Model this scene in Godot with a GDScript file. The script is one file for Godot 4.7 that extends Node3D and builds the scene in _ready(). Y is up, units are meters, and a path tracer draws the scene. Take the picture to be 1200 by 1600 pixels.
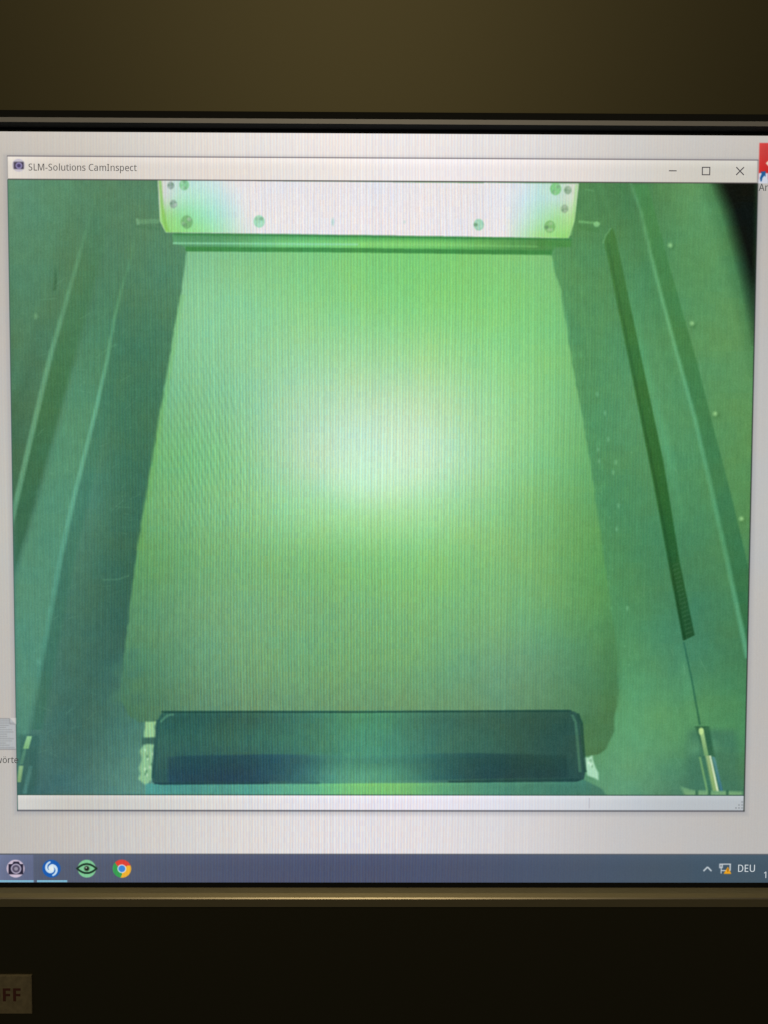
extends Node3D
# A desktop monitor set in a dark cabinet front, showing a camera program. Screen positions are in the screen's own pixels (1280 x 1024, 0.264 mm each).

const PITCH := 0.000264
const WIDE := 1280
const HIGH := 1024
const CENTRE := 1.45          # height of the middle of the screen above the floor
const LIFT := 0.00004         # each layer of the picture lies this far in front of the one below

var rng := RandomNumberGenerator.new()
var buf := PackedFloat32Array()   # the picture on the screen, red green blue
var taken := {}
var clip := Vector4i(0, 0, WIDE, HIGH)   # what may be painted on
var monitor: Node3D
var screen_mat: StandardMaterial3D


func _ready() -> void:
	rng.seed = 41
	make_camera()
	make_light()
	make_cabinet()
	monitor = thing("monitor", "lit desktop monitor showing a green camera picture in a program window", "monitor", Vector3(0, CENTRE - 512 * PITCH - 0.0046, 0))
	make_frame()
	paint_screen()
	make_screen()
	make_label()


# ---------------------------------------------------------------- camera, light

func make_camera() -> void:
	var cam := Camera3D.new()
	cam.name = "camera"
	cam.fov = rad_to_deg(2.0 * atan(800.0 / 1204.0))
	cam.near = 0.01
	cam.far = 40.0
	var right := Vector3(0.99998, 0.0032, 0.005419)
	var up := Vector3(-0.0029856, 0.999236, -0.0389759)
	var back := Vector3(-0.0055396, 0.0389589, 0.999225)
	cam.transform = Transform3D(Basis(right, up, back).orthonormalized(), Vector3((665.53 - 640) * PITCH, CENTRE + (512 - 466.67) * PITCH, 1052.17 * PITCH))
	add_child(cam)
	cam.current = true


func make_light() -> void:
	var e := Environment.new()
	e.background_mode = Environment.BG_COLOR
	e.background_color = Color(0.010, 0.0135, 0.0165).linear_to_srgb()
	e.tonemap_mode = Environment.TONE_MAPPER_LINEAR
	e.sdfgi_enabled = true
	e.ssao_enabled = true
	e.ssil_enabled = true
	var w := WorldEnvironment.new()
	w.name = "surroundings"
	w.environment = e
	add_child(w)
	# the room's warm ceiling lamp, behind and above the photographer
	var lamp := AreaLight3D.new()
	lamp.name = "ceiling_lamp_light"
	lamp.area_size = Vector2(0.34, 0.3)
	lamp.light_color = Color(1.0, 0.84, 0.50).linear_to_srgb()
	lamp.light_energy = LAMP_ENERGY
	lamp.area_range = 6.0
	lamp.area_attenuation = 2.0
	lamp.shadow_enabled = true
	lamp.position = Vector3(-0.06, CENTRE + 1.02, 1.42)
	add_child(lamp)
	lamp.look_at(Vector3(0, CENTRE, 0))
	# what the screen itself throws into the room
	var glow := AreaLight3D.new()
	glow.name = "screen_light"
	glow.area_size = Vector2(WIDE * PITCH, HIGH * PITCH)
	glow.light_color = Color(0.62, 0.85, 0.66).linear_to_srgb()
	glow.light_energy = 0.003
	glow.area_range = 4.0
	glow.area_attenuation = 2.0
	glow.shadow_enabled = true
	glow.position = Vector3(0, CENTRE, 0.0005)
	glow.rotation.y = PI
	add_child(glow)

const LAMP_ENERGY := 0.68


# ---------------------------------------------------------------- nodes and meshes

func numbered(called: String) -> String:
	var n: int = taken.get(called, 0)
	taken[called] = n + 1
	return called if n == 0 else "%s_%03d" % [called, n]


func thing(called: String, label: String, category: String, at: Vector3) -> Node3D:
	var o := Node3D.new()
	o.name = numbered(called)
	o.position = at
	o.set_meta("label", label)
	o.set_meta("category", category)
	add_child(o)
	return o


func put(called: String, mesh: Mesh, mat: Material, parent: Node3D, label := "") -> MeshInstance3D:
	var o := MeshInstance3D.new()
	o.name = numbered(called)
	o.mesh = mesh
	if mat:
		o.material_override = mat
	if label:
		o.set_meta("label", label)
	parent.add_child(o, true)
	return o


func spot(sx: float, sy: float, z := 0.0) -> Vector3:   # a screen pixel in the monitor's own axes
	return Vector3((sx - WIDE / 2.0) * PITCH, (HIGH - sy) * PITCH + 0.0046, z)


func sheet(points: PackedVector2Array, layer: float) -> ArrayMesh:   # a flat piece of the picture
	var st := SurfaceTool.new()
	st.begin(Mesh.PRIMITIVE_TRIANGLES)
	st.set_normal(Vector3(0, 0, 1))
	for p in points:
		st.set_uv(Vector2(p.x / WIDE, p.y / HIGH))
		st.add_vertex(spot(p.x, p.y, layer * LIFT))
	var idx := Geometry2D.triangulate_polygon(points)
	for k in range(0, idx.size(), 3):
		var a := points[idx[k]]
		var b := points[idx[k + 1]]
		var c := points[idx[k + 2]]
		var turn := (b - a).cross(c - a) > 0
		st.add_index(idx[k])
		st.add_index(idx[k + 1] if turn else idx[k + 2])
		st.add_index(idx[k + 2] if turn else idx[k + 1])
	return st.commit()


func rect(x0: float, y0: float, x1: float, y1: float) -> PackedVector2Array:
	return PackedVector2Array([Vector2(x0, y0), Vector2(x1, y0), Vector2(x1, y1), Vector2(x0, y1)])


func ring(x: float, y: float, rx: float, ry := 0.0, n := 28) -> PackedVector2Array:
	var out := PackedVector2Array()
	for k in n:
		out.append(Vector2(x + rx * cos(TAU * k / n), y + (ry if ry > 0 else rx) * sin(TAU * k / n)))
	return out


func lit(c: Color) -> StandardMaterial3D:   # one plain colour shown on the screen
	var m := StandardMaterial3D.new()
	m.albedo_color = Color(0.01, 0.01, 0.01)
	m.roughness = 0.5
	m.metallic_specular = 0.2
	m.emission_enabled = true
	m.emission = c
	return m


func words(called: String, text: String, x: float, baseline: float, wide: float, c: Color, parent: Node3D, bold := false, layer := 4.0) -> void:
	var f := SystemFont.new()
	f.font_names = PackedStringArray(["Droid Sans"])
	f.font_weight = 700 if bold else 400
	var t := TextMesh.new()
	t.font = f
	t.text = text
	t.font_size = 32
	t.depth = 0.00002
	t.pixel_size = 0.001
	t.curve_step = 1.0
	t.horizontal_alignment = HORIZONTAL_ALIGNMENT_LEFT
	t.vertical_alignment = VERTICAL_ALIGNMENT_TOP
	var wide_now := t.get_aabb().size.x
	t.pixel_size = 0.001 * wide * PITCH / wide_now
	var b := t.get_aabb()
	var o := put(called, t, lit(c), parent)
	var drop := f.get_ascent(32) * t.pixel_size
	o.position = spot(x, baseline, layer * LIFT) - Vector3(b.position.x, 0, 0)
	o.position.y += drop if b.position.y < -drop * 0.2 else 0.0


# ---------------------------------------------------------------- cabinet, frame, label

func grain(seed_: int, freq: float, lo: float, hi: float, normal := false) -> NoiseTexture2D:
	var n := FastNoiseLite.new()
	n.seed = seed_
	n.noise_type = FastNoiseLite.TYPE_SIMPLEX_SMOOTH
	n.frequency = freq
	n.fractal_octaves = 4
	var t := NoiseTexture2D.new()
	t.width = 512
	t.height = 512
	t.seamless = true
	t.noise = n
	t.as_normal_map = normal
	t.bump_strength = 2.0
	if not normal:
		var g := Gradient.new()
		g.set_color(0, Color(lo, lo, lo))
		g.set_color(1, Color(hi, hi, hi))
		t.color_ramp = g
	return t


func slab(x0: float, y0: float, x1: float, y1: float, z0: float, z1: float) -> ArrayMesh:   # a plate with a small chamfer round its front
	var st := SurfaceTool.new()
	st.begin(Mesh.PRIMITIVE_TRIANGLES)
	var c := 0.0003
	var rings := []
	for r in [[0.0, z0], [0.0, z1 - c], [c, z1]]:
		rings.append([Vector3(x0 + r[0], y0 + r[0], r[1]), Vector3(x1 - r[0], y0 + r[0], r[1]), Vector3(x1 - r[0], y1 - r[0], r[1]), Vector3(x0 + r[0], y1 - r[0], r[1])])
	for i in 2:
		for k in 4:
			quad(st, rings[i][k], rings[i][(k + 1) % 4], rings[i + 1][(k + 1) % 4], rings[i + 1][k])
	quad(st, rings[2][0], rings[2][1], rings[2][2], rings[2][3])
	quad(st, rings[0][3], rings[0][2], rings[0][1], rings[0][0])
	st.generate_normals()
	return st.commit()


func quad(st: SurfaceTool, a: Vector3, b: Vector3, c: Vector3, d: Vector3) -> void:   # counter-clockwise from the front
	st.set_smooth_group(-1)
	for v in [a, c, b, a, d, c]:
		st.add_vertex(v)


func make_cabinet() -> void:
	var m := StandardMaterial3D.new()
	m.albedo_color = Color(0.088, 0.077, 0.043).linear_to_srgb()
	m.metallic = 0.85
	m.roughness = 0.56
	m.metallic_specular = 0.5
	m.normal_enabled = true
	m.normal_texture = grain(9, 0.25, 0, 1, true)
	m.normal_scale = 0.02
	m.uv1_triplanar = true
	m.uv1_scale = Vector3(14, 14, 14)
	var cab := thing("cabinet", "dark matt cabinet front surrounding the lit monitor", "cabinet", Vector3(0, CENTRE, 0))
	var hw := WIDE * PITCH / 2
	var hh := HIGH * PITCH / 2
	put("front_panel", slab(-0.62, hh + 0.0064, 0.62, hh + 0.5, -0.004, 0.0016), m, cab, "olive panel above the monitor catching the lamp's glow")
	put("front_panel", slab(-0.62, -hh - 0.45, 0.62, -hh - 0.0081, -0.004, 0.0016), m, cab, "nearly black panel below the monitor")
	put("front_panel", slab(-0.62, -hh - 0.0081, -hw - 0.0064, hh + 0.0064, -0.004, 0.0016), m, cab)
	put("front_panel", slab(hw + 0.0064, -hh - 0.0081, 0.62, hh + 0.0064, -0.004, 0.0016), m, cab)


func make_frame() -> void:
	var rubber_and_gap := StandardMaterial3D.new()
	rubber_and_gap.albedo_color = Color(0.012, 0.012, 0.012).linear_to_srgb()
	rubber_and_gap.roughness = 0.75
	rubber_and_gap.metallic_specular = 0.3
	var metal := StandardMaterial3D.new()
	metal.albedo_color = Color(0.34, 0.28, 0.16).linear_to_srgb()
	metal.metallic = 0.6
	metal.roughness = 0.5
	metal.roughness_texture = grain(21, 0.03, 0.8, 1.0)
	metal.uv1_triplanar = true
	metal.uv1_scale = Vector3(6, 60, 60)
	var edge := StandardMaterial3D.new()
	edge.albedo_color = Color(0.30, 0.26, 0.20).linear_to_srgb()
	edge.metallic = 0.9
	edge.roughness = 0.36
	var grey := StandardMaterial3D.new()
	grey.albedo_color = Color(0.56, 0.54, 0.58).linear_to_srgb()
	grey.metallic = 0.5
	grey.roughness = 0.5
	# offsets outward from the edge of the picture and heights, in millimetres
	var up := [0.0, 0.2, 1.7, 2.72, 3.0, 2.75, 1.5]
	var below := [0.0, 1.85, 3.1, 4.18, 4.62, 7.7, 8.3]
	var other := [0.0, 1.3, 1.75, 2.1, 3.6, 3.8, 6.7]
	var x0 := -WIDE * PITCH / 2
	var x1 := WIDE * PITCH / 2
	var y0 := 0.0046
	var y1 := HIGH * PITCH + 0.0046
	for side in 4:
		var st_seal_gap := SurfaceTool.new()
		var st_metal := SurfaceTool.new()
		var st_edge := SurfaceTool.new()
		st_edge.begin(Mesh.PRIMITIVE_TRIANGLES)
		st_seal_gap.begin(Mesh.PRIMITIVE_TRIANGLES)
		st_metal.begin(Mesh.PRIMITIVE_TRIANGLES)
		for k in 6:
			var c := []
			for j in [k, k + 1]:
				var z: float = up[j] * 0.001
				var b: float = y0 - below[j] * 0.001
				var o: float = other[j] * 0.001
				c.append([Vector3(x0 - o, b, z), Vector3(x1 + o, b, z), Vector3(x1 + o, y1 + o, z), Vector3(x0 - o, y1 + o, z)])
			var st := st_seal_gap if k == 0 or (side != 0 and k != 3) else (st_edge if k == 3 and side == 0 else st_metal)  # besides the seal, outer slopes are blackened to stand for a shaded gap
			var s2 := (side + 1) % 4
			quad(st, c[0][s2], c[0][side], c[1][side], c[1][s2])
		st_seal_gap.generate_normals()
		st_metal.generate_normals()
		var bar := put("frame_bar", st_metal.commit(), metal if side == 0 else grey, monitor, ["gold lit bottom bar of the frame", "", "thin grey top bar of the frame", ""][side])
		put("seal_and_dark_gap", st_seal_gap.commit(), rubber_and_gap, bar)
		if side == 0:
			st_edge.generate_normals()
			put("polished_edge", st_edge.commit(), edge, bar)


func make_label() -> void:
	var plate := StandardMaterial3D.new()
	plate.albedo_color = Color(0.25, 0.205, 0.13).linear_to_srgb()
	plate.roughness = 0.7
	plate.metallic_specular = 0.2
	plate.albedo_texture = grain(33, 0.02, 0.85, 1.0)
	plate.uv1_triplanar = true
	plate.uv1_scale = Vector3(30, 30, 30)
	var c := Vector3((152 - 640) * PITCH, CENTRE + (512 - 1178) * PITCH, 0.0016)
	var o := thing("off_label", "beige label with red OFF lettering on the panel below the monitor", "label", c)
	put("plate", slab(-33.5 * PITCH, -27.5 * PITCH, 33.5 * PITCH, 27.5 * PITCH, 0.0, 0.0009), plate, o)
	var f := SystemFont.new()
	f.font_names = PackedStringArray(["Droid Sans"])
	f.font_weight = 700
	var t := TextMesh.new()
	t.font = f
	t.text = "OFF"
	t.font_size = 32
	t.depth = 0.0002
	t.pixel_size = 0.0003
	var red := StandardMaterial3D.new()
	red.albedo_color = Color(0.09, 0.022, 0.016).linear_to_srgb()
	red.roughness = 0.7
	t.pixel_size = 0.0003 * 44.0 * PITCH / t.get_aabb().size.x
	var l := put("lettering", t, red, o)
	l.position = Vector3(-4 * PITCH, 0, 0.00096)


# ---------------------------------------------------------------- painting the picture that the screen shows

func grid(x: float, y: float, w: float, h: float, cols: int, v: Array, how := Image.INTERPOLATE_CUBIC) -> Dictionary:   # a smooth field of colours; the first and last values lie half a cell inside
	var rows: int = v.size() / 3 / cols
	var im := Image.create(cols, rows, false, Image.FORMAT_RGBF)
	for j in rows:
		for i in cols:
			var k := (j * cols + i) * 3
			im.set_pixel(i, j, Color(v[k] / 255.0, v[k + 1] / 255.0, v[k + 2] / 255.0))
	im.resize(int(w), int(h), how)
	return {"x": int(x), "y": int(y), "w": int(w), "h": int(h), "d": im.get_data().to_float32_array()}


func clear(r: float, g: float, b: float) -> Color:
	return Color(r / 255.0, g / 255.0, b / 255.0, 0.0)


func c8(r: float, g: float, b: float) -> Color:
	return Color(r / 255.0, g / 255.0, b / 255.0)


func mix_in(x: int, y: int, src: Variant, a: float, top: float, tall: float) -> void:
	if x < clip.x or y < clip.y or x >= clip.z or y >= clip.w:
		return
	var k := (y * WIDE + x) * 3
	if src is Dictionary:
		var j: int = (clampi(y - src.y, 0, src.h - 1) * src.w + clampi(x - src.x, 0, src.w - 1)) * 3
		var d: PackedFloat32Array = src.d
		buf[k] += (d[j] - buf[k]) * a
		buf[k + 1] += (d[j + 1] - buf[k + 1]) * a
		buf[k + 2] += (d[j + 2] - buf[k + 2]) * a
		return
	var c: Color
	if src is Array:
		var f: float = clampf((y - top) / tall, 0.0, 1.0) * (src.size() - 1)
		var n: int = mini(int(f), src.size() - 2)
		c = src[n].lerp(src[n + 1], f - n)
	else:
		c = src
	a *= c.a
	buf[k] += (c.r - buf[k]) * a
	buf[k + 1] += (c.g - buf[k + 1]) * a
	buf[k + 2] += (c.b - buf[k + 2]) * a


func paint(points: PackedVector2Array, src: Variant, alpha := 1.0, soft := 1.0, soft_v := 1.0) -> void:   # a filled outline with soft edges
	var lo := points[0]
	var hi := points[0]
	for p in points:
		lo = lo.min(p)
		hi = hi.max(p)
	var subs := 4 if soft_v < 3.0 else 8
	var row := PackedFloat32Array()
	for y in range(maxi(0, int(lo.y - soft_v)), mini(HIGH, int(hi.y + soft_v) + 1)):
		row.resize(0)
		row.resize(WIDE)
		var first := WIDE
		var last := -1
		for s in subs:
			var yy := y + 0.5 + ((s + 0.5) / subs - 0.5) * soft_v
			var hits := PackedFloat32Array()
			for i in points.size():
				var p := points[i]
				var q := points[(i + 1) % points.size()]
				if (p.y <= yy) != (q.y <= yy):
					hits.append(p.x + (q.x - p.x) * (yy - p.y) / (q.y - p.y))
			hits.sort()
			for i in range(0, hits.size() - 1, 2):
				var a := hits[i]
				var b := hits[i + 1]
				var f := maxi(0, int(floor(a - soft)))
				var l := mini(WIDE - 1, int(ceil(b + soft)))
				first = mini(first, f)
				last = maxi(last, l)
				for x in range(f, l + 1):
					row[x] += clampf((x + 0.5 - a) / soft + 0.5, 0.0, 1.0) * clampf((b - x - 0.5) / soft + 0.5, 0.0, 1.0)
		for x in range(first, last + 1):
			if row[x] > 0.0:
				mix_in(x, y, src, alpha * minf(row[x] / subs, 1.0), lo.y, maxf(hi.y - lo.y, 1.0))


func ragged(points: PackedVector2Array, by: float) -> PackedVector2Array:   # the same outline with an uneven edge
	var out := PackedVector2Array()
	for i in points.size():
		var p := points[i]
		var q := points[(i + 1) % points.size()]
		var n := maxi(1, int(p.distance_to(q) / 7.0))
		for k in n:
			out.append(p.lerp(q, float(k) / n) + Vector2(rng.randfn(0, by), rng.randfn(0, by * 0.4)))
	return out


func stroke(points: PackedVector2Array, w0: float, w1: float, src: Variant, alpha := 1.0, soft := 1.5) -> void:   # a line, its width measured sideways
	var left := PackedVector2Array()
	var right := PackedVector2Array()
	for i in points.size():
		var w := lerpf(w0, w1, float(i) / (points.size() - 1)) / 2
		left.append(points[i] - Vector2(w, 0))
		right.append(points[i] + Vector2(w, 0))
	right.reverse()
	left.append_array(right)
	paint(left, src, alpha, soft)


func bar(points: PackedVector2Array, w: float, src: Variant, alpha := 1.0, soft := 1.5) -> void:   # a line with its width measured across it
	for i in points.size() - 1:
		var n := (points[i + 1] - points[i]).orthogonal().normalized() * w / 2
		paint(PackedVector2Array([points[i] - n, points[i + 1] - n, points[i + 1] + n, points[i] + n]), src, alpha, soft, soft)


func blob(x: float, y: float, rx: float, ry: float, c: Color, alpha := 1.0, hard := 1.0) -> void:
	for j in range(maxi(0, int(y - ry * 2)), mini(HIGH, int(y + ry * 2) + 1)):
		for i in range(maxi(0, int(x - rx * 2)), mini(WIDE, int(x + rx * 2) + 1)):
			var d := sqrt(pow((i + 0.5 - x) / rx, 2) + pow((j + 0.5 - y) / ry, 2))
			var a := clampf((1.0 - d) * hard * minf(rx, ry) + 0.5, 0.0, 1.0)
			if hard < 0.5:
				a = smoothstep(1.6, 0.0, d)
			if a > 0.0:
				mix_in(i, j, c, a * alpha, 0, 1)


func paint_screen() -> void:
	buf.resize(WIDE * HIGH * 3)
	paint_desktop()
	clip = Vector4i(166, 63, 1173, 901)
	paint_picture()
	soften(166, 63, 1007, 838, 0.7)
	scratch()
	clip = Vector4i(0, 0, WIDE, HIGH)
	paint_chrome()
	finish_picture()


func paint_desktop() -> void:
	paint(rect(0, 0, WIDE, HIGH), grid(0, 0, WIDE, HIGH, 7, [187, 180, 172, 197, 191, 183, 217, 211, 206, 227, 220, 218, 218, 213, 212, 197, 193, 189, 187, 182, 176, 189, 184, 178, 201, 198, 193, 220, 216, 214, 233, 227, 229, 223, 217, 218, 201, 198, 197, 189, 187, 184, 191, 189, 182, 204, 201, 197, 223, 218, 216, 235, 229, 233, 225, 219, 220, 201, 199, 199, 189, 189, 187, 189, 184, 178, 199, 195, 189, 218, 214, 210, 229, 224, 227, 220, 215, 216, 197, 195, 193, 187, 184, 180, 189, 184, 178, 201, 197, 193, 218, 214, 212, 227, 222, 225, 219, 215, 217, 197, 194, 193, 187, 184, 181]))  # viewing-angle and lens falloff towards the edges is painted into these whites
	# the window's drop shadow
	for k in 9:
		paint(rect(166 - k, 36 - k, 1173 + k, 923 + k), c8(140, 142, 150), 0.055, 3.0, 3.0)
	paint(rect(0, 984, WIDE, HIGH), grid(0, 984, WIDE, 40, 6, [88, 96, 116, 83, 90, 110, 78, 84, 108, 77, 84, 108, 74, 86, 104, 68, 86, 100]))
	paint(rect(0, 983, WIDE, 985), c8(84, 88, 96), 0.7)


func paint_chrome() -> void:
	# title bar, borders and status bar of the program window
	paint(rect(165, 31.4, 1174, 33), c8(112, 104, 110), 0.85)
	paint(rect(166, 33, 1173, 62), grid(166, 33, 1007, 30, 6, [214, 206, 196, 225, 217, 210, 235, 228, 224, 239, 232, 233, 227, 220, 216, 206, 202, 193]))  # dimmer ends painted in, as on the desktop
	paint(rect(166, 62, 1173, 63.6), [c8(92, 84, 84), c8(60, 58, 56)], 0.9)
	paint(rect(166, 900.5, 1173, 922), grid(166, 900, 1007, 22, 6, [200, 198, 193, 216, 214, 212, 229, 225, 231, 231, 227, 237, 212, 214, 220, 185, 191, 196]))  # the same falloff towards both ends, put into the colour
	paint(rect(166, 899.6, 1173, 901), c8(58, 88, 76), 0.9)
	paint(rect(165, 921.6, 1174.4, 923.6), c8(84, 84, 92), 0.95)
	paint(rect(1172.6, 63, 1174.2, 923), c8(40, 48, 44), 0.9)
	paint(rect(165, 63, 166.2, 923), c8(48, 84, 76), 0.8)
	paint(rect(1172.4, 33, 1173.6, 63), c8(140, 136, 134), 0.8)
	paint(rect(165.4, 33, 166.2, 62), c8(150, 146, 142), 0.7)
	for d in [[0, 0], [1, 0], [2, 0], [1, 1], [2, 1], [2, 2]]:
		paint(rect(1161 + d[0] * 4.2, 917 - d[1] * 4.2, 1163 + d[0] * 4.2, 919 - d[1] * 4.2), c8(130, 134, 138), 0.8)
	paint(rect(957, 904, 958.4, 919), c8(180, 180, 190), 0.8)
	# the window's small camera icon
	blob(180.5, 44.5, 8.5, 8.5, c8(188, 182, 200), 0.7)
	paint(rect(174, 40, 187.5, 49.5), c8(58, 50, 66), 0.9, 2.0, 2.0)
	blob(181, 45, 4.6, 4.4, c8(150, 140, 184), 0.9)
	blob(181, 45, 2.6, 2.4, c8(70, 60, 96), 0.9)
	# taskbar buttons
	paint(rect(137, 985, 186.5, HIGH), grid(137, 985, 50, 39, 2, [104, 112, 140, 98, 106, 134]))
	paint(rect(137, 1021, 186.5, 1023.6), c8(132, 192, 216))
	paint(rect(191, 1021, 233, 1023.6), c8(132, 196, 222))
	# camera
	blob(161.7, 1004.5, 12.4, 12.6, c8(206, 190, 208))
	paint(PackedVector2Array([Vector2(152.0, 998.0), Vector2(157.3, 998.0), Vector2(159.2, 994.4), Vector2(166.3, 994.4), Vector2(168.0, 998.0), Vector2(172.4, 998.0), Vector2(172.2, 1012.5), Vector2(151.8, 1012.5)]), c8(40, 36, 54), 1.0, 1.2, 1.2)
	blob(162.4, 1004.6, 7.2, 7.2, c8(176, 168, 190))
	blob(162.4, 1004.6, 5.4, 5.4, c8(88, 80, 100))
	blob(162.4, 1004.6, 2.6, 2.6, c8(150, 144, 160))
	# blue swirl
	blob(211.3, 1004.5, 12.6, 12.6, c8(28, 92, 176))
	for arm in 2:
		for k in 40:
			var a := arm * PI + 0.4 + k * 0.105
			var r := 1.5 + k * 0.205
			blob(211.3 + r * cos(a), 1004.5 + r * sin(a), 2.5 - k * 0.032, 2.5 - k * 0.032, c8(206, 226, 240), 0.75)
	blob(211.3, 1004.5, 3.4, 3.4, c8(226, 234, 236))
	# green eye
	blob(260.3, 1004.5, 12.6, 12.6, c8(128, 200, 150))
	for s in [-1, 1]:
		for k in 30:
			var u := k / 14.5 - 1.0
			blob(260.3 + u * 13.4, 1004.3 + s * 6.4 * (1 - u * u), 1.3, 1.3, c8(30, 52, 40), 0.9)
	blob(260.3, 1004.3, 4.0, 4.0, c8(84, 110, 84))
	blob(260.3, 1004.3, 2.7, 2.7, c8(26, 36, 28))
	blob(259.6, 1003.2, 0.9, 0.9, c8(220, 230, 220))
	# three coloured ring with a blue middle
	var mid := Vector2(308.9, 1004.5)
	for j in range(990, 1020):
		for i in range(294, 325):
			var p := Vector2(i + 0.5, j + 0.5) - mid
			var cover := clampf(12.8 - p.length() + 0.5, 0, 1)
			var turn := fposmod(rad_to_deg(p.angle()) + 90.0 - p.length() * 2.2 + 42.0, 360.0)
			mix_in(i, j, c8(222, 68, 56) if turn < 84 or turn > 330 else (c8(238, 178, 52) if turn < 204 else c8(58, 158, 84)), cover, 0, 1)
	blob(mid.x, mid.y, 6.0, 6.0, c8(226, 232, 236))
	blob(mid.x, mid.y, 4.8, 4.8, c8(62, 134, 214))
	# tray: arrow, network with warning
	bar(PackedVector2Array([Vector2(1118.6, 1007.6), Vector2(1124.2, 1001.8), Vector2(1129.8, 1007.6)]), 2.0, c8(204, 212, 216), 0.95, 1.0)
	paint(rect(1142, 997, 1156.5, 998.6), c8(208, 212, 214))
	paint(rect(1155, 997, 1156.6, 1007), c8(208, 212, 214))
	paint(rect(1143, 1006, 1152, 1007.6), c8(200, 206, 208))
	paint(rect(1140.5, 997, 1145.5, 1003.4), c8(196, 202, 206))
	paint(rect(1142.2, 998.8, 1143.8, 1001.6), c8(96, 104, 112))
	paint(rect(1142.6, 1003, 1144, 1011), c8(190, 196, 198))
	paint(PackedVector2Array([Vector2(1152.6, 1001.4), Vector2(1157.6, 1011.4), Vector2(1146.8, 1011.4)]), c8(236, 164, 34))
	paint(rect(1152.1, 1004.2, 1153.3, 1008.4), c8(120, 70, 20))
	# desktop icons: the red remote program at the right, the text page at the left
	paint(rect(1174.6, 9.6, 1222.6, 57.6), grid(1174, 9, 49, 49, 2, [196, 62, 60, 214, 58, 66, 198, 44, 42, 206, 48, 62]))
	paint(PackedVector2Array([Vector2(1183.6, 36.4), Vector2(1199, 21), Vector2(1214.4, 36.4), Vector2(1199, 51.8)]), c8(228, 208, 186), 1.0, 1.5, 1.5)
	paint(PackedVector2Array([Vector2(1191.6, 36.4), Vector2(1199, 29), Vector2(1206.4, 36.4), Vector2(1199, 43.8)]), c8(206, 48, 52), 1.0, 1.5, 1.5)
	paint(rect(1174.6, 49.6, 1187, 63), c8(206, 210, 222), 1.0, 1.2, 1.2)
	paint(PackedVector2Array([Vector2(1177.0, 60.4), Vector2(1176.1, 56.1), Vector2(1178.5, 50.2), Vector2(1176.8, 47.7), Vector2(1183.7, 46.8), Vector2(1183.8, 54.4), Vector2(1182.1, 52.7), Vector2(1179.5, 56.1), Vector2(1178.8, 60.4)]), c8(34, 92, 146), 1.0, 1.2, 1.2)
	paint(rect(127, 794, 164.6, 836.6), c8(178, 182, 184))
	for k in 13:
		paint(rect(128, 796.5 + k * 3.1, 157 + 6 * sin(k * 1.7), 797.7 + k * 3.1), c8(148, 150, 152), 0.8)
	paint(rect(127, 793.6, 158, 794.8), c8(140, 140, 142), 0.9)
	paint(rect(127, 836, 164.6, 837.4), c8(140, 140, 142), 0.9)
	paint(PackedVector2Array([Vector2(156.5, 793), Vector2(165.4, 793), Vector2(165.4, 802)]), c8(200, 198, 194))
	bar(PackedVector2Array([Vector2(156.5, 794), Vector2(157, 801.6), Vector2(164.6, 802)]), 1.2, c8(148, 148, 150), 0.9, 1.0)


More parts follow.
